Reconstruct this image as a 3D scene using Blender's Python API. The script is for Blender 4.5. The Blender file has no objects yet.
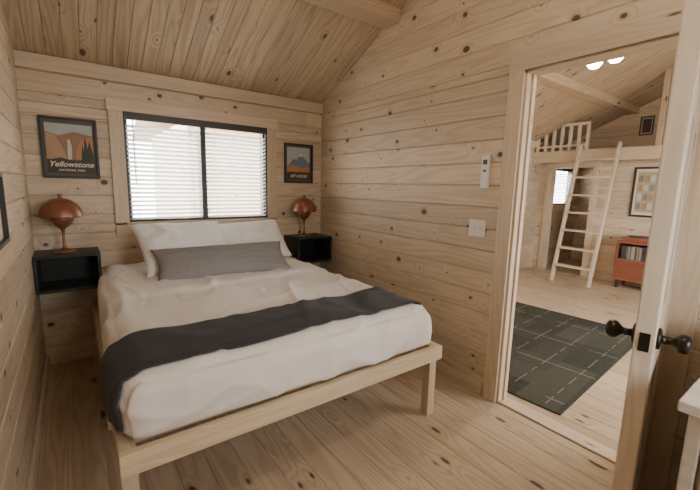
import bpy, math, random
from mathutils import Vector, Matrix, noise
random.seed(4)
XL,XR,YB,YN=-0.245,2.136,3.431,-1.0
XR2=XR+0.10
XF=6.7; XE=8.3; XLW=7.4
RY=1.2; EZ=2.208; SL=0.46
LZ=2.02   # loft deck height
def ceilz(y): return EZ+SL*(YB-y) if y>RY else EZ+SL*(YB-RY)-SL*(RY-y)
RZ=ceilz(RY)

# ------------------------------------------------------------ materials
class NT:
    def __init__(s,name):
        s.m=bpy.data.materials.new(name); s.m.use_nodes=True
        s.t=s.m.node_tree; s.b=s.t.nodes['Principled BSDF']; s.out=s.t.nodes['Material Output']
    def n(s,typ,**k):
        x=s.t.nodes.new(typ)
        for a,b in k.items(): setattr(x,a,b)
        return x
    def put(s,sock,v):
        if isinstance(v,bpy.types.NodeSocket): s.t.links.new(v,sock)
        elif v is not None:
            if hasattr(sock.default_value,'__len__') and not hasattr(v,'__len__'): v=[v]*len(sock.default_value)
            if hasattr(v,'__len__') and len(sock.default_value)==4 and len(v)==3: v=tuple(v)+(1,)
            sock.default_value=v
    def math(s,op,a,b=None,c=None,clamp=False):
        x=s.n('ShaderNodeMath',operation=op,use_clamp=clamp)
        s.put(x.inputs[0],a)
        if b is not None: s.put(x.inputs[1],b)
        if c is not None: s.put(x.inputs[2],c)
        return x.outputs[0]
    def comb(s,x,y,z=0.0):
        c=s.n('ShaderNodeCombineXYZ'); s.put(c.inputs[0],x); s.put(c.inputs[1],y); s.put(c.inputs[2],z); return c.outputs[0]
    def mix(s,f,a,b,blend='MIX'):
        x=s.n('ShaderNodeMix',data_type='RGBA',blend_type=blend)
        s.put(x.inputs[0],f); s.put(x.inputs[6],a); s.put(x.inputs[7],b); return x.outputs[2]
    def noise(s,vec,scale=1,detail=2,rough=.5):
        x=s.n('ShaderNodeTexNoise'); s.put(x.inputs['Vector'],vec)
        x.inputs['Scale'].default_value=scale; x.inputs['Detail'].default_value=detail; x.inputs['Roughness'].default_value=rough
        return x.outputs['Fac']
    def bump(s,h,st=.2,d=.002):
        x=s.n('ShaderNodeBump'); x.inputs['Strength'].default_value=st; x.inputs['Distance'].default_value=d
        s.put(x.inputs['Height'],h); s.t.links.new(x.outputs[0],s.b.inputs['Normal'])
def wood(name,light,dark,knot,kx=3.2,ky=4.0,rough=.55,var=.22,ring=46,kamt=1.0,knotr=.075,spec=.3,contrast=.72):
    t=NT(name)
    uv=t.n('ShaderNodeUVMap'); sp=t.n('ShaderNodeSeparateXYZ'); t.put(sp.inputs[0],uv.outputs[0])
    u,v=sp.outputs[0],sp.outputs[1]
    idn=t.math('FLOOR',v)
    wn=t.n('ShaderNodeTexWhiteNoise',noise_dimensions='1D'); t.put(wn.inputs['W'],idn); r=wn.outputs['Value']
    vo=t.n('ShaderNodeTexVoronoi',voronoi_dimensions='2D'); t.put(vo.inputs['Vector'],t.comb(t.math('MULTIPLY',u,kx),t.math('MULTIPLY',v,ky)))
    vo.inputs['Scale'].default_value=1
    d=vo.outputs['Distance']; sc=t.n('ShaderNodeSeparateColor'); t.put(sc.inputs[0],vo.outputs['Color'])
    thr=t.math('MULTIPLY_ADD',t.math('POWER',sc.outputs[0],1.5),knotr,.016)
    k=t.math('MULTIPLY',t.math('SUBTRACT',thr,d),50*kamt,clamp=True)
    halo=t.math('MULTIPLY',t.math('SUBTRACT',t.math('MULTIPLY',thr,2.2),d),7*kamt,clamp=True)
    near=t.math('SUBTRACT',1.0,t.math('MULTIPLY',d,5.0),clamp=True)
    n1=t.noise(t.comb(t.math('MULTIPLY',u,.55),t.math('MULTIPLY',v,7.0),t.math('MULTIPLY',idn,3.17)),1,1.5)
    n1=t.math('MULTIPLY_ADD',near,.16,n1)
    rg=t.math('MULTIPLY_ADD',t.math('SINE',t.math('MULTIPLY',n1,ring*1.6)),.5,.5)
    rg=t.math('POWER',rg,1.6)
    fine=t.noise(t.comb(t.math('MULTIPLY',u,5.0),t.math('MULTIPLY',v,150.0),0.0),1,2)
    blot=t.noise(t.comb(t.math('MULTIPLY',u,1.2),t.math('MULTIPLY',v,9.0),5.0),1,2)
    f=t.math('ADD',t.math('MULTIPLY',rg,.50*contrast),t.math('MULTIPLY',fine,.35))
    f=t.math('ADD',f,t.math('MULTIPLY_ADD',blot,.5,-.20),clamp=True)
    c=t.mix(f,light,dark)
    val=t.math('MULTIPLY_ADD',r,var,1-var*.55)
    c=t.mix(1.0,c,t.comb(val,val,val),'MULTIPLY')
    kd=tuple(x*.4 for x in knot)
    c=t.mix(t.math('MULTIPLY',halo,.30),c,knot)
    c=t.mix(t.math('MULTIPLY',k,.9),c,kd)
    t.put(t.b.inputs['Base Color'],c); t.b.inputs['Roughness'].default_value=rough
    t.b.inputs['Specular IOR Level'].default_value=spec
    t.bump(f,.12,.002)
    return t.m
def plain(name,col,rough=.5,metal=0,spec=.5,nscale=None,namt=.15,emit=None,es=1,sheen=0,bump=0,bs=200):
    t=NT(name)
    c=col
    if nscale or bump:
        tc=t.n('ShaderNodeTexCoord')
    if nscale:
        nf=t.noise(tc.outputs['Object'],nscale,3)
        c=t.mix(nf,tuple(x*(1-namt) for x in col),tuple(min(1,x*(1+namt)) for x in col))
    if bump: t.bump(t.noise(tc.outputs['Object'],bs,2),bump,.002)
    t.put(t.b.inputs['Base Color'],c)
    t.b.inputs['Roughness'].default_value=rough; t.b.inputs['Metallic'].default_value=metal
    t.b.inputs['Specular IOR Level'].default_value=spec
    if sheen: t.b.inputs['Sheen Weight'].default_value=sheen
    if emit:
        t.b.inputs['Emission Color'].default_value=tuple(emit)+(1,); t.b.inputs['Emission Strength'].default_value=es
    return t.m
M={}
KN=(.20,.12,.065)
M['wall']=wood('pine_wall',(.70,.575,.42),(.46,.345,.225),KN)
M['ceil']=wood('pine_ceiling',(.60,.48,.335),(.34,.245,.155),KN,kx=2.2,contrast=.9)
M['floor']=wood('pine_floor',(.61,.48,.335),(.38,.275,.17),KN,rough=.35,kx=1.6,contrast=.85)
M['trim']=wood('pine_trim',(.70,.575,.42),(.54,.415,.285),KN,kx=1.0,kamt=.8,knotr=.035)
M['bedwood']=wood('pine_bed',(.66,.53,.355),(.49,.365,.225),KN,kx=1.2,knotr=.04)
M['pale']=wood('pale_ladder_wood',(.68,.575,.44),(.56,.445,.32),(.4,.3,.2),kx=.8,knotr=.01)
M['door']=wood('pine_door',(.68,.58,.45),(.50,.395,.28),KN,kx=.8,knotr=.02)
M['beam']=wood('pine_beam',(.58,.455,.32),(.40,.295,.19),KN,kx=1.3)
M['white_wood']=wood('whitewashed_wood',(.68,.62,.54),(.54,.47,.39),(.3,.24,.18),kx=1,knotr=.02)
M['black']=plain('dark_brown_frame',(.035,.028,.023),.45,nscale=30)
M['bronze']=plain('dark_bronze',(.035,.028,.022),.35,.8)
M['nstand']=wood('black_stained_wood',(.030,.032,.030),(.016,.017,.016),(.01,.01,.01),kx=.5,rough=.45,knotr=.0)
M['duvet']=plain('cream_duvet',(.79,.735,.665),.85,spec=.2,nscale=3,namt=.03,sheen=.2,bump=.15,bs=400)
M['pillow']=plain('white_linen',(.86,.84,.81),.85,spec=.2,sheen=.2,bump=.15,bs=400)
M['grey']=plain('grey_weave',(.25,.232,.22),.9,spec=.1,nscale=180,namt=.35,bump=.5,bs=300)
M['runner']=plain('charcoal_wool',(.046,.044,.043),.95,spec=.1,nscale=120,namt=.3,bump=.5,bs=250,sheen=.1)
M['lamp']=plain('terracotta_bronze_enamel',(.25,.092,.05),.32,.3,nscale=6,namt=.15)
M['white']=plain('white_plastic',(.78,.76,.72),.4)
M['paper']=plain('paper_cream',(.74,.66,.50),.8)
M['bulb']=plain('lit_bulb_glass',(1,1,1),.3,emit=(1,.92,.80),es=20)
M['cab']=wood('red_cabinet_wood',(.32,.115,.065),(.20,.07,.04),(.1,.03,.02),kx=.5,knotr=0,rough=.35)
def slat():
    t=NT('blind_slat'); t.b.inputs['Base Color'].default_value=(.87,.86,.83,1); t.b.inputs['Roughness'].default_value=.5
    tr=t.n('ShaderNodeBsdfTranslucent'); tr.inputs[0].default_value=(.87,.85,.82,1)
    mx=t.n('ShaderNodeMixShader'); mx.inputs[0].default_value=.4
    t.t.links.new(t.b.outputs[0],mx.inputs[1]); t.t.links.new(tr.outputs[0],mx.inputs[2]); t.t.links.new(mx.outputs[0],t.out.inputs[0])
    return t.m
M['slat']=slat()
def rugmat():
    t=NT('patchwork_rug'); tc=t.n('ShaderNodeTexCoord'); sp=t.n('ShaderNodeSeparateXYZ'); t.put(sp.inputs[0],tc.outputs['Object'])
    x,y=sp.outputs[0],sp.outputs[1]
    cell=t.comb(t.math('FLOOR',t.math('DIVIDE',x,.27)),t.math('FLOOR',t.math('DIVIDE',y,.26)),0)
    wn=t.n('ShaderNodeTexWhiteNoise',noise_dimensions='3D'); t.put(wn.inputs['Vector'],cell)
    base=t.mix(wn.outputs['Value'],(.024,.025,.019),(.056,.056,.042))
    nz=t.noise(tc.outputs['Object'],25,4,.7); base=t.mix(t.math('MULTIPLY',nz,.4),base,(.12,.115,.09))
    def line(c,p,w,off=0):
        m=t.math('ABSOLUTE',t.math('SUBTRACT',t.math('FRACT',t.math('DIVIDE',t.math('ADD',c,off),p)),.5))
        return t.math('LESS_THAN',m,w/p)
    l=t.math('MAXIMUM',line(x,.54,.006,.1),line(y,.26,.004,.05))
    l=t.math('MULTIPLY',l,t.math('GREATER_THAN',t.noise(tc.outputs['Object'],7,2),.46))
    base=t.mix(t.math('MULTIPLY',l,.38),base,(.36,.34,.26))
    t.put(t.b.inputs['Base Color'],base); t.b.inputs['Roughness'].default_value=.95; t.b.inputs['Specular IOR Level'].default_value=.1
    t.bump(nz,.4,.004); return t.m
M['rug']=rugmat()

# ------------------------------------------------------------ mesh builder
GID=[0]
class MB:
    def __init__(s): s.v=[];s.f=[];s.uv=[];s.mi=[];s.sm=[];s.mats=[]
    def m(s,mat):
        if mat not in s.mats: s.mats.append(mat)
        return s.mats.index(mat)
    def add(s,vs,fs,uvs=None,mat='trim',smooth=False):
        o=len(s.v); s.v+= [tuple(x) for x in vs]; k=s.m(mat)
        for i,f in enumerate(fs):
            s.f.append([o+a for a in f]); s.mi.append(k); s.sm.append(smooth)
            s.uv.append(uvs[i] if uvs else [(vs[a][0]+vs[a][1],vs[a][2]) for a in f])
    def box(s,c,d,mat='trim',rot=None,axis=None):
        GID[0]+=1; gid=GID[0]; ro=random.random()*31
        h=[x/2 for x in d]; L=axis if axis is not None else max(range(3),key=lambda i:d[i])
        loc=[Vector((sx*h[0],sy*h[1],sz*h[2])) for sx in(-1,1) for sy in(-1,1) for sz in(-1,1)]
        R=rot if rot else Matrix.Identity(3)
        vs=[R@p+Vector(c) for p in loc]
        fs=[(0,1,3,2),(4,6,7,5),(0,4,5,1),(2,3,7,6),(0,2,6,4),(1,5,7,3)]; uv=[]
        for i,f in enumerate(fs):
            n=i//2; o=[a for a in range(3) if a!=n]
            if L in o: a,b=L,[q for q in o if q!=L][0]
            else: a,b=o
            uv.append([(loc[q][a]+ro,gid+.5+loc[q][b]) for q in f])
        s.add(vs,fs,uv,mat)
    def b2(s,x0,x1,y0,y1,z0,z1,mat='trim',axis=None): s.box(((x0+x1)/2,(y0+y1)/2,(z0+z1)/2),(x1-x0,y1-y0,z1-z0),mat,None,axis)
    def plank(s,o,A,U,N,L,w,th,b=.008,mat='wall',gid=None):
        if gid is None: GID[0]+=1; gid=GID[0]
        ro=random.random()*31
        pr=[(0,-th),(0,-b),(b*.8,0),(w-b*.8,0),(w,-b),(w,-th)]
        A,U,N,o=Vector(A),Vector(U),Vector(N),Vector(o)
        vs=[o+A*a+U*p[0]+N*p[1] for a in (0,L) for p in pr]
        fs=[];uv=[]
        for i in range(6):
            j=(i+1)%6; fs.append((i,j,6+j,6+i))
            def vv(k): return gid+.5+pr[k][0]-w/2
            uv.append([(ro,vv(i)),(ro,vv(j)),(ro+L,vv(j)),(ro+L,vv(i))])
        for base in (0,6):
            fs.append(tuple(range(base,base+6))); uv.append([(ro+p[1],gid+.5+p[0]-w/2) for p in pr])
        s.add(vs,fs,uv,mat)
    def lathe(s,prof,c=(0,0,0),mat='lamp',seg=32,rot=None,smooth=True):
        R=rot if rot else Matrix.Identity(3); vs=[]
        for r,z in prof:
            for k in range(seg):
                a=2*math.pi*k/seg; vs.append(R@Vector((r*math.cos(a),r*math.sin(a),z))+Vector(c))
        fs=[]
        for i in range(len(prof)-1):
            for k in range(seg):
                fs.append((i*seg+k,i*seg+(k+1)%seg,(i+1)*seg+(k+1)%seg,(i+1)*seg+k))
        fs.append(tuple(range(seg))); fs.append(tuple((len(prof)-1)*seg+k for k in range(seg)))
        s.add(vs,fs,None,mat,smooth)
    def tube(s,p0,p1,r,mat,seg=12):
        p0,p1=Vector(p0),Vector(p1); d=p1-p0; R=d.to_track_quat('Z','Y').to_matrix()
        s.lathe([(r,0),(r,d.length)],p0,mat,seg,R)
    def poly(s,pts,y,mat):
        s.add([(p[0],y,p[1]) for p in pts],[tuple(range(len(pts)))],None,mat)
    def make(s,name,parent=None,bevel=0,loc=None,rotz=None,recalc=True):
        me=bpy.data.meshes.new(name); me.from_pydata(s.v,[],s.f)
        for m in s.mats: me.materials.append(M[m])
        ul=me.uv_layers.new(name='UVMap')
        for p in me.polygons:
            p.material_index=s.mi[p.index]; p.use_smooth=s.sm[p.index]
            for a,b in zip(p.loop_indices,s.uv[p.index]): ul.data[a].uv=b
        if recalc:
            import bmesh
            bm=bmesh.new(); bm.from_mesh(me); bmesh.ops.recalc_face_normals(bm,faces=bm.faces); bm.to_mesh(me); bm.free()
        ob=bpy.data.objects.new(name,me); bpy.context.collection.objects.link(ob)
        if parent: ob.parent=parent
        if loc: ob.location=loc
        if rotz is not None: ob.rotation_euler[2]=rotz
        if bevel:
            b=ob.modifiers.new('bevel','BEVEL'); b.width=bevel; b.segments=2; b.limit_method='ANGLE'; b.angle_limit=math.radians(50)
        return ob
def empty(name,loc=(0,0,0),rotz=0):
    e=bpy.data.objects.new(name,None); e.empty_display_size=.1; bpy.context.collection.objects.link(e)
    e.location=loc; e.rotation_euler[2]=rotz; return e

# ------------------------------------------------------------ walls
W=.14
def subrows(z0,z1,ops):
    cuts=[z0,z1]+[z for o in ops for z in (o[2],o[3]) if z0<z<z1]; cuts=sorted(set(cuts))
    return list(zip(cuts[:-1],cuts[1:]))
def wall_face(mb,plane,const,sgn,rng,ztop,ops,th,gable=False,zbot=0,mat='wall'):
    z=zbot
    while z<ztop-.001:
        zt=min(z+W,ztop); a0,a1=rng
        if gable:
            dy=(RZ-z)/SL
            a0=max(a0,RY-dy); a1=min(a1,RY+dy)
            if a1-a0<.02: break
        for s0,s1 in subrows(z,zt,ops):
            cut=sorted([(o[0],o[1]) for o in ops if o[2]<=s0+1e-5 and o[3]>=s1-1e-5])
            cur=a0; segs=[]
            for c0,c1 in cut:
                if c0>cur: segs.append((cur,min(c0,a1)))
                cur=max(cur,c1)
            if cur<a1: segs.append((cur,a1))
            GID[0]+=1; g=GID[0]
            for p0,p1 in segs:
                pts=[p0]
                x=p0+random.uniform(1.0,2.6)
                while x<p1-.5 and len(segs)==1 and (p1-p0)>3: pts.append(x); x+=random.uniform(1.6,3)
                pts.append(p1)
                for q0,q1 in zip(pts[:-1],pts[1:]):
                    if len(pts)>2: GID[0]+=1; g=GID[0]
                    if plane=='y': mb.plank((q0,const,s0),(1,0,0),(0,0,1),(0,sgn,0),q1-q0,s1-s0,th,gid=g,mat=mat)
                    else: mb.plank((const,q0,s0),(0,1,0),(0,0,1),(sgn,0,0),q1-q0,s1-s0,th,gid=g,mat=mat)
        z=zt
WIN=(.351,1.522,1.05,1.894)     # bedroom window opening
WIN2=(7.0,8.0,1.12,1.80)        # far room window
FILL_WIN3=(2.9,5.6,.75,2.0)          # unseen main room window behind the viewpoint, added to brighten that room
FILL_WIN4=(.60,1.50,1.0,1.85)        # unseen window in bedroom near wall, added for daylight fill
mb=MB(); wall_face(mb,'y',YB,-1,(XL-.12,XE+.1),2.26,[WIN,WIN2],.12); mb.make('wall_back')
mb=MB(); wall_face(mb,'x',XL,1,(YN-.12,YB+.12),3.3,[],.12,True); mb.make('wall_left')
DOOR=(.44,1.238,0,2.05)
mb=MB(); wall_face(mb,'x',XR,-1,(YN,YB),3.3,[DOOR],.05,True); wall_face(mb,'x',XR2,1,(YN,YB),3.3,[DOOR],.05,True); mb.make('wall_right')
mb=MB(); wall_face(mb,'y',YN,1,(XL-.12,XE+.1),2.26,[FILL_WIN3,FILL_WIN4],.12); mb.make('wall_near')
DOOR2=(2.58,3.22,0,1.78)
mb=MB(); wall_face(mb,'x',XF,-1,(YN,YB),LZ-.14,[DOOR2],.05); wall_face(mb,'x',XF+.1,1,(YN,YB),LZ-.14,[DOOR2],.05); mb.make('wall_far')
mb=MB(); wall_face(mb,'x',XE,-1,(YN-.12,YB+.12),3.3,[],.12,True); mb.make('wall_end')
mb=MB(); wall_face(mb,'x',XLW,-1,(YN,YB),3.3,[],.05,True,zbot=LZ+.002); mb.make('wall_loft')
mb=MB(); x=XL-.12
while x<XE+.1:
    mb.plank((x,YN-.12,0),(0,1,0),(1,0,0),(0,0,1),YB-YN+.24,.135,.05,b=.003,mat='floor'); x+=.135
mb.make('floor')
mb=MB(); x=XL-.12; ang=math.atan(SL); cs,sn=math.cos(ang),math.sin(ang); CW=.095
Lb=(YB+.2-RY)/cs
while x<XE+.1:
    mb.plank((x,YB+.2,EZ-SL*.2),(0,-cs,sn),(1,0,0),(0,-sn,-cs),Lb,CW,.03,b=.006,mat='ceil')
    mb.plank((x,RY,RZ),(0,-cs,-sn),(1,0,0),(0,sn,-cs),Lb,CW,.03,b=.006,mat='ceil')
    x+=CW
mb.make('ceiling')
mb=MB()
for sg in (1,-1):
    yc=RY+sg*1.25; zc=RZ-SL*1.25+.13
    mb.box(((XL+XE)/2,yc,zc),(XE-XL+.6,2.75,.15),'beam',Matrix.Rotation(-sg*ang,3,'X'),axis=0)
mb.make('roof')
mb=MB()
for a,b in ((XL,XR),(XR2,XLW)):
    mb.b2(a,b,2.30,2.47,2.63,2.80,'beam')
    mb.b2(a,b,RY-.07,RY+.07,RZ-.2,RZ,'beam')
    mb.b2(a,b,-.07,.09,2.63,2.80,'beam')
mb.make('trim_1_purlin_beams',bevel=.006)
mb=MB(); mb.b2(XL,XR,YB-.028,YB,2.105,2.205,'trim'); mb.make('trim_2_crown_board',bevel=.004)
mb=MB(); mb.b2(XR2,XF,YB-.028,YB,2.105,2.205,'trim'); mb.make('trim_3_crown_board',bevel=.004)
mb=MB(); mb.b2(XR-.016,XR,1.34,YB-.02,0,.085,'trim'); mb.make('baseboard_right',bevel=.003)
mb=MB(); mb.b2(XL+.02,XR-.02,YB-.016,YB,0,.085,'trim'); mb.make('baseboard_back',bevel=.003)
mb=MB(); mb.b2(XL,XL+.016,YN+.02,YB-.02,0,.085,'trim'); mb.make('baseboard_left',bevel=.003)
mb=MB(); mb.b2(XF-.016,XF,YN+.02,2.49,0,.085,'trim'); mb.make('baseboard_far',bevel=.003)
mb=MB(); mb.b2(XR2,XF,YB-.016,YB,0,.085,'trim'); mb.make('baseboard_main_back',bevel=.003)

# ------------------------------------------------------------ windows
def window(name,op,yw,sgn,blind=True,mull=True):
    x0,x1,z0,z1=op; e=empty(name,((x0+x1)/2,yw,(z0+z1)/2))
    w,h=x1-x0,z1-z0; I=sgn
    def B(m,a0,a1,b0,b1,c0,c1,mat):
        y0,y1=sorted((I*b0,I*b1)); m.b2(a0,a1,y0,y1,c0,c1,mat)
    m=MB(); t=.095
    B(m,-w/2-t,-w/2,-.12,.022,-h/2-.02,h/2,'trim'); B(m,w/2,w/2+t,-.12,.022,-h/2-.02,h/2,'trim')
    B(m,-w/2-t-.01,w/2+t+.01,-.12,.026,h/2,h/2+.09,'trim'); B(m,-w/2-t,w/2+t,-.12,.022,-h/2-.1,-h/2,'trim')
    B(m,-w/2-.02,w/2+.02,.0,.03,-h/2-.02,-h/2+.004,'trim')
    m.make('casing',e,.003)
    m=MB(); f=.03
    B(m,-w/2,-w/2+f,-.09,-.02,-h/2,h/2,'black'); B(m,w/2-f,w/2,-.09,-.02,-h/2,h/2,'black')
    B(m,-w/2,w/2,-.09,-.02,h/2-f,h/2,'black'); B(m,-w/2,w/2,-.09,-.02,-h/2,-h/2+f,'black')
    if mull: B(m,-.022,.022,-.09,.012,-h/2,h/2,'black')
    m.make('sash_frame',e,.002)
    if blind:
        m=MB(); B(m,-w/2+.002,w/2-.002,-.015,.028,h/2-.052,h/2+.004,'black'); B(m,-w/2+.01,w/2-.01,.0,.024,-h/2+.006,-h/2+.02,'black')
        B(m,-w/2+.0,-w/2+.014,-.02,.015,-h/2,h/2,'black'); B(m,w/2-.014,w/2,-.02,.015,-h/2,h/2,'black')
        m.make('headrail',e,.002)
        m=MB(); n=int((h-.07)/.034)
        for i in range(n):
            z=-h/2+.03+i*.034
            for a0,a1 in (((-w/2+.016,-.025),(.025,w/2-.016)) if mull else ((-w/2+.016,w/2-.016),)):
                m.box(((a0+a1)/2,0,z),(a1-a0,.036,.002),'slat',Matrix.Rotation(math.radians(30*I),3,'X'))
        m.make('blind_slats',e)
        m=MB()
        for k in (-.44,-.08,.08,.44):
            m.tube((k*w,I*.02,-h/2+.01),(k*w,I*.02,h/2-.04),.0015,'white',6)
        m.tube((-w/2+.06,I*.032,-h/2+.3),(-w/2+.06,I*.032,h/2-.05),.004,'white',8)
        m.make('blind_cords',e)
    return e
window('window_1',WIN,YB,-1); window('window_2',WIN2,YB,-1,mull=False); window('fill_window_3',FILL_WIN3,YN,1,blind=False); window('fill_window_4',FILL_WIN4,YN,1,blind=False)

# ------------------------------------------------------------ door casings
def casing_x(name,x_in,x_out,y0,y1,zt,c=.09):
    m=MB()
    for xa,xb in ((x_in-.02,x_in),(x_out,x_out+.02)):
        m.b2(xa,xb,y1-.004,y1+c,0,zt+.004,'trim'); m.b2(xa,xb,y0-c,y0+.004,0,zt+.004,'trim'); m.b2(xa,xb,y0-c-.008,y1+c+.008,zt,zt+c,'trim')
    m.b2(x_in,x_out,y1-.018,y1,0,zt,'trim'); m.b2(x_in,x_out,y0,y0+.018,0,zt,'trim'); m.b2(x_in,x_out,y0,y1,zt-.018,zt,'trim')
    m.b2(x_in+.045,x_in+.06,y1-.03,y1-.018,0,zt-.018,'trim'); m.b2(x_in+.045,x_in+.06,y0+.018,y0+.03,0,zt-.018,'trim')
    return m.make(name,None,.003)
casing_x('trim_4_door_casing',XR,XR2,*DOOR[:2],2.05); casing_x('trim_5_door_casing',XF,XF+.1,*DOOR2[:2],1.78)
m=MB(); m.b2(XR+.0,XR2,DOOR[0]+.02,DOOR[1]-.02,0,.012,'trim'); m.make('trim_6_threshold',None,.004)
# door leaf
e=empty('door_1',(XR-.024,.464,0),math.radians(180+10.3)); DW=.81; DT=.05
m=MB(); st=.115; z0,z1=.012,2.035
m.b2(0,st,-DT/2,DT/2,z0,z1,'door'); m.b2(DW-st,DW,-DT/2,DT/2,z0,z1,'door')
m.b2(DW/2-.05,DW/2+.05,-DT/2,DT/2,z0,z1,'door')
rails=[(z0,.22),(.80,1.02),(1.60,1.70),(1.92,z1)]
for a,b in rails:
    for p,q in ((st,DW/2-.05),(DW/2+.05,DW-st)): m.b2(p,q,-DT/2,DT/2,a,b,'door',axis=0)
m.make('stiles_and_rails',e,.004)
m=MB()
for (a,b) in ((.22,.80),(1.02,1.60),(1.70,1.92)):
    for p,q in ((st,DW/2-.05),(DW/2+.05,DW-st)):
        m.b2(p,q,-.010,.010,a,b,'door',axis=2); m.b2(p+.03,q-.03,-.018,.018,a+.03,b-.03,'door',axis=2)
m.make('panels',e,.004)
m=MB(); kz=.942
for sg in (1,-1):
    R=Matrix.Rotation(-sg*math.pi/2,3,'X')
    m.lathe([(.0,0),(.033,0),(.033,.006),(.028,.010),(.013,.012),(.011,.034),(.018,.042),(.027,.051),(.029,.062),(.026,.072),(.016,.079),(0,.081)],(DW-.068,sg*DT/2,kz),'bronze',28,R)
m.b2(DW-.001,DW+.002,-.013,.013,kz-.028,kz+.028,'bronze'); m.b2(DW,DW+.008,-.007,.007,kz-.008,kz+.008,'bronze')
m.make('knobs_and_latch',e)
m=MB()
for z in (.25,1.05,1.82): m.tube((-.004,-DT/2-.004,z-.045),(-.004,-DT/2-.004,z+.045),.006,'bronze')
m.make('hinges',e)

# ------------------------------------------------------------ bed
bed=empty('bed',(.88,2.38,0))
def P(o): o.parent=bed; o.matrix_parent_inverse=Matrix.Translation(-Vector(bed.location)); return o
BX0,BX1,BY0,BY1,BZ=.06,1.695,1.345,3.40,.458
m=MB(); RH=.082
m.b2(BX0,BX1,BY0,BY0+.038,BZ-RH,BZ,'bedwood'); m.b2(BX0,BX1,BY1-.04,BY1,BZ-RH,BZ,'bedwood')
m.b2(BX0,BX0+.038,BY0+.038,BY1-.04,BZ-RH,BZ,'bedwood'); m.b2(BX1-.038,BX1,BY0+.038,BY1-.04,BZ-RH,BZ,'bedwood')
P(m.make('rails',None,.004))
m=MB(); lw=.055
for x in (BX0+.002,BX1-.002-lw):
    for y in (BY0+.039,2.3,BY1-.10):
        m.b2(x,x+lw,y,y+lw,0,BZ-RH+.001 if y<BY1-.2 and y>2 else BZ-.004,'bedwood')
m.b2(.84,.91,2.3,2.37,0,BZ-.1,'bedwood'); m.b2(.85,.90,BY0+.04,BY1-.04,BZ-.1,BZ-.03,'bedwood')
P(m.make('legs',None,.004))
m=MB()
for i in range(13):
    y=BY0+.1+i*.148; m.b2(BX0+.04,BX1-.04,y,y+.08,BZ-.03,BZ-.01,'bedwood')
P(m.make('slats',None,.002))
import bmesh
def rbox(x0,x1,y0,y1,z0,z1,r,nx,ny,nz,fn=None):
    bm=bmesh.new(); idx={}
    def V(i,j,k):
        key=(i,j,k)
        if key in idx: return idx[key]
        p=Vector((x0+(x1-x0)*i/nx,y0+(y1-y0)*j/ny,z0+(z1-z0)*k/nz))
        q=Vector((min(max(p.x,x0+r),x1-r),min(max(p.y,y0+r),y1-r),min(max(p.z,z0+r*.35),z1-r)))
        d=p-q
        d2=Vector((d.x/r,d.y/r,d.z/(r if d.z>0 else r*.35)))
        if d2.length>1e-6: d2.normalize(); p=q+Vector((d2.x*r,d2.y*r,d2.z*(r if d.z>0 else r*.35)))
        if fn: p=fn(p,d2)
        idx[key]=bm.verts.new(p); return idx[key]
    for i in range(nx):
        for j in range(ny):
            for k in (0,nz): bm.faces.new([V(i,j,k),V(i+1,j,k),V(i+1,j+1,k),V(i,j+1,k)])
    for i in range(nx):
        for k in range(nz):
            for j in (0,ny): bm.faces.new([V(i,j,k),V(i+1,j,k),V(i+1,j,k+1),V(i,j,k+1)])
    for j in range(ny):
        for k in range(nz):
            for i in (0,nx): bm.faces.new([V(i,j,k),V(i,j+1,k),V(i,j+1,k+1),V(i,j,k+1)])
    bmesh.ops.recalc_face_normals(bm,faces=bm.faces)
    return bm
def ridge(x): return max(0,1-abs(x))**7
def dfn(p,d):
    n=noise.noise(Vector((p.x*3.1,p.y*2.6,p.z*5)))*.016+noise.noise(Vector((p.x*8,p.y*4.5,p.z*9+4)))*.008
    n+=.013*ridge(noise.noise(Vector((p.x*2.3+7,p.y*1.6+3,p.z*2)))*3.0)
    n+=.008*ridge(noise.noise(Vector((p.x*4.3+1,p.y*3.6+9,p.z*4)))*3.0)
    if abs(d.z)<.6 and p.z<.68:
        n+=math.sin((p.x*17 if abs(d.y)>.7 else p.y*13)+4*noise.noise(p*2))*.008
        n+=.016*math.sin(math.pi*(p.z-BZ)/.3)
    off=d if d.length>1e-6 else Vector((0,0,1))
    if p.z<BZ+.02: n=0
    q=p+off*n
    if d.z>.3:
        t=(p.y-2.42+.06*math.sin(p.x*3)+.03*noise.noise(Vector((p.x*5,0,1)))) 
        q.z+=.018/(1+math.exp(-t/.010))
        q.z-=.03*max(0,(1.65-p.y))**1.2
    fl=max(0,min(1,(3.39-p.y)/2.0)); q.x+=((q.x-.87)/.75)*(.055*fl if q.x<.87 else .035*fl)
    return q
bm=rbox(.135,1.60,1.375,3.39,BZ,.715,.09,110,140,18,dfn)
me=bpy.data.meshes.new('duvet'); bm.to_mesh(me); bm.free(); me.materials.append(M['duvet'])
for p in me.polygons: p.use_smooth=True
duv=bpy.data.objects.new('duvet',me); bpy.context.collection.objects.link(duv); P(duv)
bm=bmesh.new(); path=[]
def arc(cx,cz,r,a0,a1,n): return [(cx+r*math.cos(math.radians(a0+(a1-a0)*i/n)),cz+r*math.sin(math.radians(a0+(a1-a0)*i/n))) for i in range(n+1)]
xa,xb,zt=.055,1.67,.75
path+=[(xa,.505+i*.017) for i in range(9)]+arc(xa+.09,zt-.09,.09,180,90,8)+[(xa+.1+i*(xb-xa-.2)/50,zt) for i in range(51)]+arc(xb-.09,zt-.09,.09,90,0,8)+[(xb,zt-.09-i*.018) for i in range(1,4)]
NY=18; grid=[]
for i,(x,z) in enumerate(path):
    f=i/len(path); row=[]
    for j in range(NY+1):
        g=j/NY; y=1.40+.065*f+(.34)*g+.022*noise.noise(Vector((f*4,g*1.5,0)))
        row.append(bm.verts.new((x,y,z)))
    grid.append(row)
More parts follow.
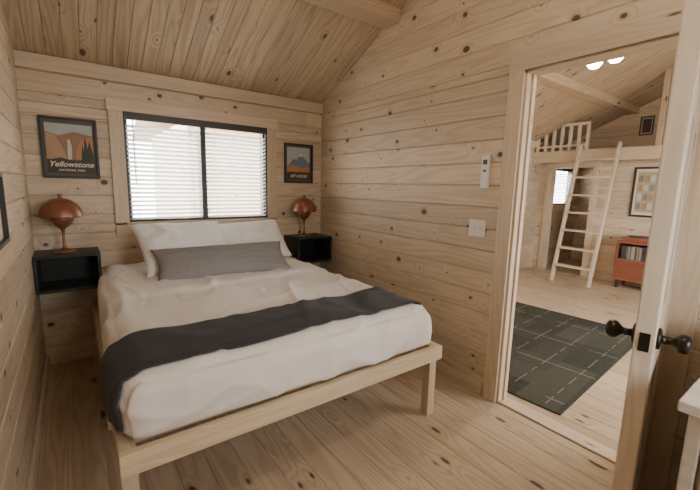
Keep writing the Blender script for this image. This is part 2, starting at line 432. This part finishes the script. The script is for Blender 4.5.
for i in range(len(grid)-1):
    for j in range(NY): bm.faces.new([grid[i][j],grid[i+1][j],grid[i+1][j+1],grid[i][j+1]])
bmesh.ops.recalc_face_normals(bm,faces=bm.faces)
me=bpy.data.meshes.new('blanket_runner'); bm.to_mesh(me); bm.free(); me.materials.append(M['runner'])
for p in me.polygons: p.use_smooth=True
run=bpy.data.objects.new('blanket_runner',me); bpy.context.collection.objects.link(run); P(run)
sw=run.modifiers.new('wrap','SHRINKWRAP'); sw.target=duv; sw.wrap_method='NEAREST_SURFACEPOINT'; sw.wrap_mode='OUTSIDE_SURFACE'; sw.offset=.008
so=run.modifiers.new('thick','SOLIDIFY'); so.thickness=.009; so.offset=1
def pillow(name,w,h,t,mat,c,tilt,rz=0,seed=0,ry=0,amp=1):
    N=48; bm=bmesh.new(); vs={}
    for s in (1,-1):
        for i in range(N+1):
            for j in range(N+1):
                u=-1+2*i/N; v=-1+2*j/N
                edge=i in(0,N) or j in(0,N)
                if edge and s==-1: vs[(s,i,j)]=vs[(1,i,j)]; continue
                prof=max(0,(1-abs(u)**3.2))**.55*max(0,(1-abs(v)**2.6))**.55
                x=w/2*u*(1-.07*(1-v*v)) ; y=h/2*v*(1-.09*(1-u*u))
                z=s*(t/2*prof)
                z+=amp*(noise.noise(Vector((u*2.2+seed,v*1.8,s*3)))*.026+noise.noise(Vector((u*5+seed,v*4,s)))*.012)*prof
                z+=amp*.006*math.sin(9*math.atan2(v,u)+seed)*max(0,abs(u)+abs(v)-1)*(1-abs(u)**8)*(1-abs(v)**8)
                vs[(s,i,j)]=bm.verts.new((x,y,z))
    for s in (1,-1):
        for i in range(N):
            for j in range(N): bm.faces.new([vs[(s,i,j)],vs[(s,i+1,j)],vs[(s,i+1,j+1)],vs[(s,i,j+1)]])
    bmesh.ops.recalc_face_normals(bm,faces=bm.faces)
    me=bpy.data.meshes.new(name); bm.to_mesh(me); bm.free(); me.materials.append(M[mat])
    for p in me.polygons: p.use_smooth=True
    o=bpy.data.objects.new(name,me); bpy.context.collection.objects.link(o)
    o.rotation_euler=(math.radians(tilt),math.radians(ry),math.radians(rz)); o.location=c; return P(o)
pillow('pillow_left',.66,.52,.19,'pillow',(.665,2.97,.90),38,6,1)
pillow('pillow_right',.62,.46,.18,'pillow',(1.235,3.13,.885),40,-5,5,-3)
pillow('lumbar_cushion',.96,.29,.14,'grey',(.87,2.69,.82),42,-1,9,0,.6)

# ------------------------------------------------------------ nightstands and lamps
def nightstand(name,x0,w=.37,y0=3.12):
    y1=YB; z0,z1=.62,.872; e=empty(name,(x0+w/2,(y0+y1)/2,z0)); m=MB(); t=.02
    X0,X1,Y0,Y1=-w/2,w/2,-(y1-y0)/2,(y1-y0)/2-.001; H=z1-z0
    m.b2(X0,X1,Y0,Y1,H-t,H,'nstand'); m.b2(X0,X1,Y0,Y1,0,t,'nstand')
    m.b2(X0,X0+t,Y0,Y1,t,H-t,'nstand'); m.b2(X1-t,X1,Y0,Y1,t,H-t,'nstand'); m.b2(X0+t,X1-t,Y1-.012,Y1,t,H-t,'nstand')
    m.make('cubby_box',e,.002); return e
nightstand('nightstand',XL+.003,.37); nightstand('nightstand',1.70,.38)
def lamp(x,y,z):
    e=empty('table_lamp',(x,y,z)); m=MB()
    m.lathe([(0,0),(.062,0),(.064,.005),(.058,.012),(.035,.02),(.014,.03),(.009,.05),(.008,.12),(.012,.16),(.03,.175),(.052,.195),(.066,.225),(.070,.25),(0,.252)],(0,0,0),'lamp',40)
    m.make('base_and_stem',e)
    m=MB(); pr=[]
    for i in range(15):
        a=math.radians(i*90/14); pr.append((.124*math.cos(a),.252+.125*math.sin(a)))
    pr=[(.115,.252)]+[(.124,.246)]+pr; pr[-1]=(.012,.377)
    pr+=[(.010,.385),(.016,.393),(.012,.402),(0,.404)]
    m.lathe([(0,.252)]+pr,(0,0,0),'lamp',40); m.make('dome_shade',e); return e
lamp(-.072,3.27,.872); lamp(1.845,3.27,.872)

# ------------------------------------------------------------ pictures
cols={'sky':(.40,.43,.41),'rock':(.30,.17,.10),'rock2':(.42,.27,.15),'dk':(.06,.045,.035),'fall':(.55,.53,.47),'pine':(.035,.045,.03),'snow':(.55,.53,.5),
 'mt':(.16,.19,.23),'org':(.45,.22,.09),'lake':(.10,.19,.24),'map1':(.45,.38,.26),'map2':(.22,.24,.18),'dim':(.10,.085,.07)}
for k,c in cols.items(): M['a_'+k]=plain('art_'+k,c,.6,nscale=14,namt=.25)
def picture(name,loc,rotz,w,h,polys,text=None,fr=.016,mat=None):
    e=empty(name,loc,rotz); m=MB(); a,b=w/2,h/2
    m.b2(-a,a,-.022,-.001,b-fr,b,'black'); m.b2(-a,a,-.022,-.001,-b,-b+fr,'black')
    m.b2(-a,-a+fr,-.022,-.001,-b+fr,b-fr,'black'); m.b2(a-fr,a,-.022,-.001,-b+fr,b-fr,'black'); m.make('frame',e,.002)
    m=MB(); iw,ih=w-2*fr,h-2*fr
    for i,(mt,pts) in enumerate(polys):
        m.poly([((p[0]-.5)*iw,(p[1]-.5)*ih) for p in pts],-.004-.0006*i,mt)
    m.make('print',e,recalc=False)
    if text:
        for s,x,z,size,mt in text:
            cu=bpy.data.curves.new('lettering','FONT'); cu.body=s; cu.size=size; cu.align_x='CENTER'; cu.shear=.35; cu.extrude=.0004; cu.offset=size*.02
            o=bpy.data.objects.new('lettering',cu); bpy.context.collection.objects.link(o); o.parent=e
            o.location=((x-.5)*iw,-.0105,(z-.5)*ih); o.rotation_euler=(math.pi/2,0,0); cu.materials.append(M[mt])
    return e
full=[(0,0),(1,0),(1,1),(0,1)]
picture('framed_canyon_poster',(.011,YB,1.597),0,.335,.425,[
 ('a_dim',full),('a_rock',[(.05,.3),(.95,.3),(.95,.93),(.05,.93)]),('a_sky',[(.05,.78),(.3,.72),(.6,.8),(.95,.74),(.95,.93),(.05,.93)]),
 ('a_rock2',[(.05,.3),(.42,.3),(.36,.5),(.3,.62),(.22,.72),(.05,.76)]),('a_org',[(.95,.3),(.6,.3),(.62,.5),(.72,.66),(.84,.72),(.95,.72)]),
 ('a_fall',[(.44,.3),(.52,.3),(.53,.55),(.5,.66),(.46,.66),(.45,.5)]),
 ('a_pine',[(.7,.28),(.74,.6),(.76,.45),(.8,.74),(.84,.5),(.88,.66),(.95,.4),(.95,.28)]),('a_dk',[(.05,.05),(.95,.05),(.95,.32),(.6,.27),(.3,.33),(.05,.28)])],
 [('Yellowstone',.5,.17,.052,'paper'),('NATIONAL PARK',.5,.09,.02,'paper')])
picture('framed_mountain_poster',(1.866,YB,1.59),0,.322,.388,[
 ('a_dim',full),('a_sky',[(.06,.3),(.94,.3),(.94,.94),(.06,.94)]),('a_mt',[(.06,.4),(.3,.62),(.42,.6),(.58,.8),(.7,.68),(.94,.5),(.94,.3),(.06,.3)]),
 ('a_snow',[(.5,.7),(.58,.8),(.66,.71),(.6,.68)]),('a_org',[(.06,.24),(.94,.24),(.94,.42),(.6,.38),(.3,.45),(.06,.4)]),('a_dk',[(.06,.06),(.94,.06),(.94,.26),(.06,.26)])],
 [('MT HOOD',.5,.11,.04,'paper')])
picture('framed_small_print',(XL,1.87,1.255),math.pi/2,.42,.28,[('paper',full),('a_map2',[(.2,.2),(.8,.2),(.8,.8),(.2,.8)])])
picture('framed_map_poster',(XF,1.87,1.39),-math.pi/2,.33,.72,[
 ('paper',full),('a_map1',[(.08,.06),(.92,.06),(.92,.94),(.08,.94)])]+[(('a_map2','a_rock2','a_snow')[(i*7+j*5)%3],[(.14+.26*i,.12+.2*j),(.34+.26*i,.12+.2*j),(.34+.26*i,.26+.2*j),(.14+.26*i,.26+.2*j)]) for i in range(3) for j in range(4)],fr=.028)
picture('framed_portrait_print',(XLW,2.17,2.43),-math.pi/2,.18,.29,[('a_map1',full),('a_dk',[(.12,.1),(.88,.1),(.88,.9),(.12,.9)])])

# ------------------------------------------------------------ switches
e=empty('light_switch_plate',(XR,1.475,1.121),-math.pi/2); m=MB(); m.b2(-.062,.062,-.007,-.0005,-.057,.057,'white'); m.make('plate',e,.003)
m=MB()
for x in (-.023,.023): m.b2(x-.005,x+.005,-.016,-.006,-.008,.010,'white')
m.make('toggles',e,.002)
e=empty('wall_remote_holder',(XR,1.442,1.485),-math.pi/2); m=MB(); m.b2(-.03,.03,-.018,-.0005,-.105,.105,'white'); m.make('body',e,.006)
m=MB(); m.b2(-.015,.015,-.020,-.018,.045,.075,'a_dim'); m.b2(-.012,.012,-.020,-.018,.0,.012,'a_dim'); m.make('display',e)

# ------------------------------------------------------------ dresser
e=empty('dresser',(1.48,-.12,0)); m=MB(); H=.87
m.b2(-.31,.60,-.34,.32,H-.03,H,'white_wood',axis=1); m.b2(-.29,.59,-.32,-.29,.0,H-.03,'white_wood'); m.b2(-.29,.59,.27,.30,.0,H-.03,'white_wood')
m.b2(-.27,.59,-.29,.27,.06,H-.03,'white_wood',axis=1); m.make('carcass',e,.004)
m=MB()
for i in range(3):
    z=.09+i*.248; m.b2(-.292,-.27,-.28,.26,z,z+.235,'white_wood',axis=1)
m.make('drawers',e,.005)
m=MB()
for i in range(3):
    for y in (-.15,.13): m.lathe([(0,0),(.008,0),(.008,.012),(.016,.018),(.016,.026),(0,.03)],(-.292,y,.21+i*.248),'bronze',16,Matrix.Rotation(-math.pi/2,3,'Y'))
m.make('pulls',e)

# ------------------------------------------------------------ main room
m=MB(); m.b2(-1.05,1.05,-.81,.81,.001,.012,'rug'); r=m.make('area_rug',None,.003,(3.32,1.80,0),math.radians(4))
m=MB(); m.b2(XF-.22,XE-.13,YN,YB,LZ-.03,LZ,'floor',axis=1); m.b2(XF-.30,XF-.22,YN,YB,LZ-.18,LZ,'trim')
for i in range(9): m.b2(XF-.22,XF,YN+.3+i*.5,YN+.36+i*.5,LZ-.13,LZ-.03,'beam')
m.make('loft_platform',None,.004)
def railing(name,y0,y1):
    m=MB(); x=XF-.26
    m.b2(x-.02,x+.02,y0,y1,LZ+.38,LZ+.42,'pale'); m.b2(x-.02,x+.02,y0,y1,LZ+.06,LZ+.09,'pale')
    n=max(2,int((y1-y0)/.12))
    for i in range(n+1):
        y=y0+.02+(y1-y0-.04)*i/n; m.b2(x-.018,x+.018,y-.022,y+.022,LZ,LZ+.38,'pale')
    m.make(name,None,.003)
railing('loft_railing',2.60,3.40); railing('loft_railing',YN+.05,1.68)
m=MB(); m.b2(XF-.30,XF-.22,1.69,1.76,LZ,ceilz(1.72),'beam'); m.make('loft_post',None,.004)
# ladder
e=empty('loft_ladder',(5.91,2.41,0)); m=MB(); top=Vector((XF-.305-5.91,0,LZ+.06)); d=top.normalized(); an=math.atan2(d.x,d.z); R=Matrix.Rotation(an,3,'Y')
for sy in (-.26,.26): m.box(Vector((0,sy,0))+top/2+Vector((-.045,0,.01)),(.08,.032,top.length),'pale',R,axis=2)
m.make('stringers',e,.004); m=MB()
for i in range(1,8):
    p=top*(i*.265/(LZ+.06)); m.box((p.x-.045,0,p.z),(.10,.49,.028),'pale',None,axis=1)
m.make('rungs',e,.003)
# record cabinet + turntable
e=empty('record_cabinet',(XF-.2,1.66,0)); m=MB()
X0,X1,Y0,Y1=-.19,.17,-.42,.36
m.b2(X0,X1,Y0,Y1,.66,.69,'cab',axis=1); m.b2(X0,X1,Y0,Y1,.12,.15,'cab',axis=1); m.b2(X0,X1,Y0,Y1,.41,.43,'cab',axis=1)
for y in (Y0,Y1-.025,-.05): m.b2(X0,X1,y,y+.025,.15,.66,'cab')
m.b2(X1-.02,X1,Y0,Y1,.15,.66,'cab',axis=1); m.b2(X0,X0+.02,-.025,Y1-.025,.15,.41,'cab',axis=1)
for x in (X0+.02,X1-.06):
    for y in (Y0+.03,Y1-.07): m.b2(x,x+.035,y,y+.035,0,.12,'black')
m.make('carcass',e,.003)
m=MB()
for i in range(22): 
    y=-.02+i*.0145; m.b2(X0+.04,X1-.03,y,y+.011,.431,.431+random.uniform(.17,.2),random.choice(['a_dk','a_dim','a_org','a_mt','a_map1','a_dim']))
m.make('vinyl_records',e)
e=empty('record_player',(XF-.2,1.84,.69)); m=MB(); m.b2(-.15,.14,-.17,.13,0,.06,'cab',axis=1); m.lathe([(0,.06),(.12,.06),(.12,.075),(0,.075)],(-.01,-.03,0),'black',32)
m.tube((.08,.10,.09),(-.04,.03,.08),.004,'white'); m.make('deck',e,.004)
# ceiling fan
FX,FY,FZ=3.10,1.26,2.46
e=empty('ceiling_fan',(FX,FY,FZ)); m=MB()
m.tube((0,0,0),(0,0,RZ-FZ-.2),.012,'bronze'); m.lathe([(0,-.06),(.07,-.05),(.095,-.01),(.095,.03),(.05,.07),(0,.075)],(0,0,0),'bronze',28); m.make('motor',e)
m=MB()
for i in range(5):
    a=math.radians(i*72+22); R=Matrix.Rotation(a,3,'Z')@Matrix.Rotation(math.radians(12),3,'X'); c=Matrix.Rotation(a,3,'Z')@Vector((.34,0,0)); m.box(c,(.46,.12,.008),'nstand',R)
m.make('blades',e,.003)
m=MB(); mm=MB()
for i in range(4):
    a=math.radians(i*90+30); dx,dy=.11*math.cos(a),.11*math.sin(a)
    mm.tube((0,0,-.06),(dx,dy,-.08),.008,'bronze'); m.lathe([(0,-.055),(.03,-.05),(.052,-.02),(.056,.01),(.04,.04),(0,.05)],(dx,dy,-.125),'bulb',20)
m.make('bulbs',e); mm.make('bulb_arms',e)
e=empty('flush_fill_light',(.95,.35,ceilz(.35)-.02)); m=MB(); m.lathe([(0,-.13),(.08,-.12),(.13,-.08),(.15,-.03),(0,-.02)],(0,0,0),'bulb',28); m.make('globe',e)  # unseen bedroom ceiling fixture, added as fill
m=MB(); m.lathe([(0,-.03),(.16,-.03),(.16,.0),(0,.0)],(0,0,0),'bronze',28); m.make('mount',e)

# ------------------------------------------------------------ outside
M['gravel']=plain('gravel_ground',(.42,.38,.32),.9,nscale=2,namt=.3)
m=MB(); m.b2(-14,20,-14,20,-.6,-.35,'gravel'); m.make('ground_outside')
m=MB(); m.b2(1.9,7.5,8.0,12,-.35,2.6,'wall',axis=0); m.box((4.7,9.0,3.3),(6.4,3.0,.12),'beam',Matrix.Rotation(math.radians(30),3,'X')); m.box((4.7,11.3,3.3),(6.4,3.0,.12),'beam',Matrix.Rotation(math.radians(-30),3,'X')); m.make('neighboring_cabin')

# ------------------------------------------------------------ light
w=bpy.data.worlds.new('sky'); bpy.context.scene.world=w; w.use_nodes=True; nt=w.node_tree; bg=nt.nodes['Background']
bg.inputs[0].default_value=(.95,.97,1,1); bg.inputs[1].default_value=18
def area(name,loc,rot,sx,sy):
    l=bpy.data.lights.new(name,'AREA'); l.shape='RECTANGLE'; l.size=sx; l.size_y=sy; l.cycles.is_portal=True
    o=bpy.data.objects.new(name,l); bpy.context.collection.objects.link(o); o.location=loc; o.rotation_euler=rot; return o
area('window_1_portal',(.9365,YB+.125,1.472),(-math.pi/2,0,0),1.17,.84)
area('window_2_portal',(7.5,YB+.125,1.46),(-math.pi/2,0,0),1,.68)
area('fill_window_3_portal',(4.25,YN-.125,1.375),(math.pi/2,0,0),2.7,1.25)
area('fill_window_4_portal',(1.05,YN-.125,1.425),(math.pi/2,0,0),.9,.85)
def point(name,loc,e,r,col=(1,.92,.82)):
    l=bpy.data.lights.new(name,'POINT'); l.energy=e; l.shadow_soft_size=r; l.color=col
    o=bpy.data.objects.new(name,l); bpy.context.collection.objects.link(o); o.location=loc
point('bedroom_fill_light',(.95,.35,ceilz(.35)-.25),16,.1); point('fan_lamp_light',(FX,FY,FZ-.28),55,.1)  # bedroom light is added fill under the out-of-view fixture; fan light is visible

# ------------------------------------------------------------ camera
p,y,r=math.radians(8.880),math.radians(36.535),math.radians(1.338)
F=Vector((math.sin(y)*math.cos(p),math.cos(y)*math.cos(p),-math.sin(p))); R=Vector((math.cos(y),-math.sin(y),0)); U=R.cross(F)
R2=R*math.cos(r)+U*math.sin(r); U2=-R*math.sin(r)+U*math.cos(r)
cd=bpy.data.cameras.new('camera'); cam=bpy.data.objects.new('camera',cd); bpy.context.collection.objects.link(cam)
mt=Matrix((R2,U2,-F)).transposed().to_4x4(); mt.translation=Vector((0,0,1.372)); cam.matrix_world=mt
cd.sensor_width=36; cd.lens=373.67/700*36; cd.clip_start=.02
bpy.context.scene.camera=cam
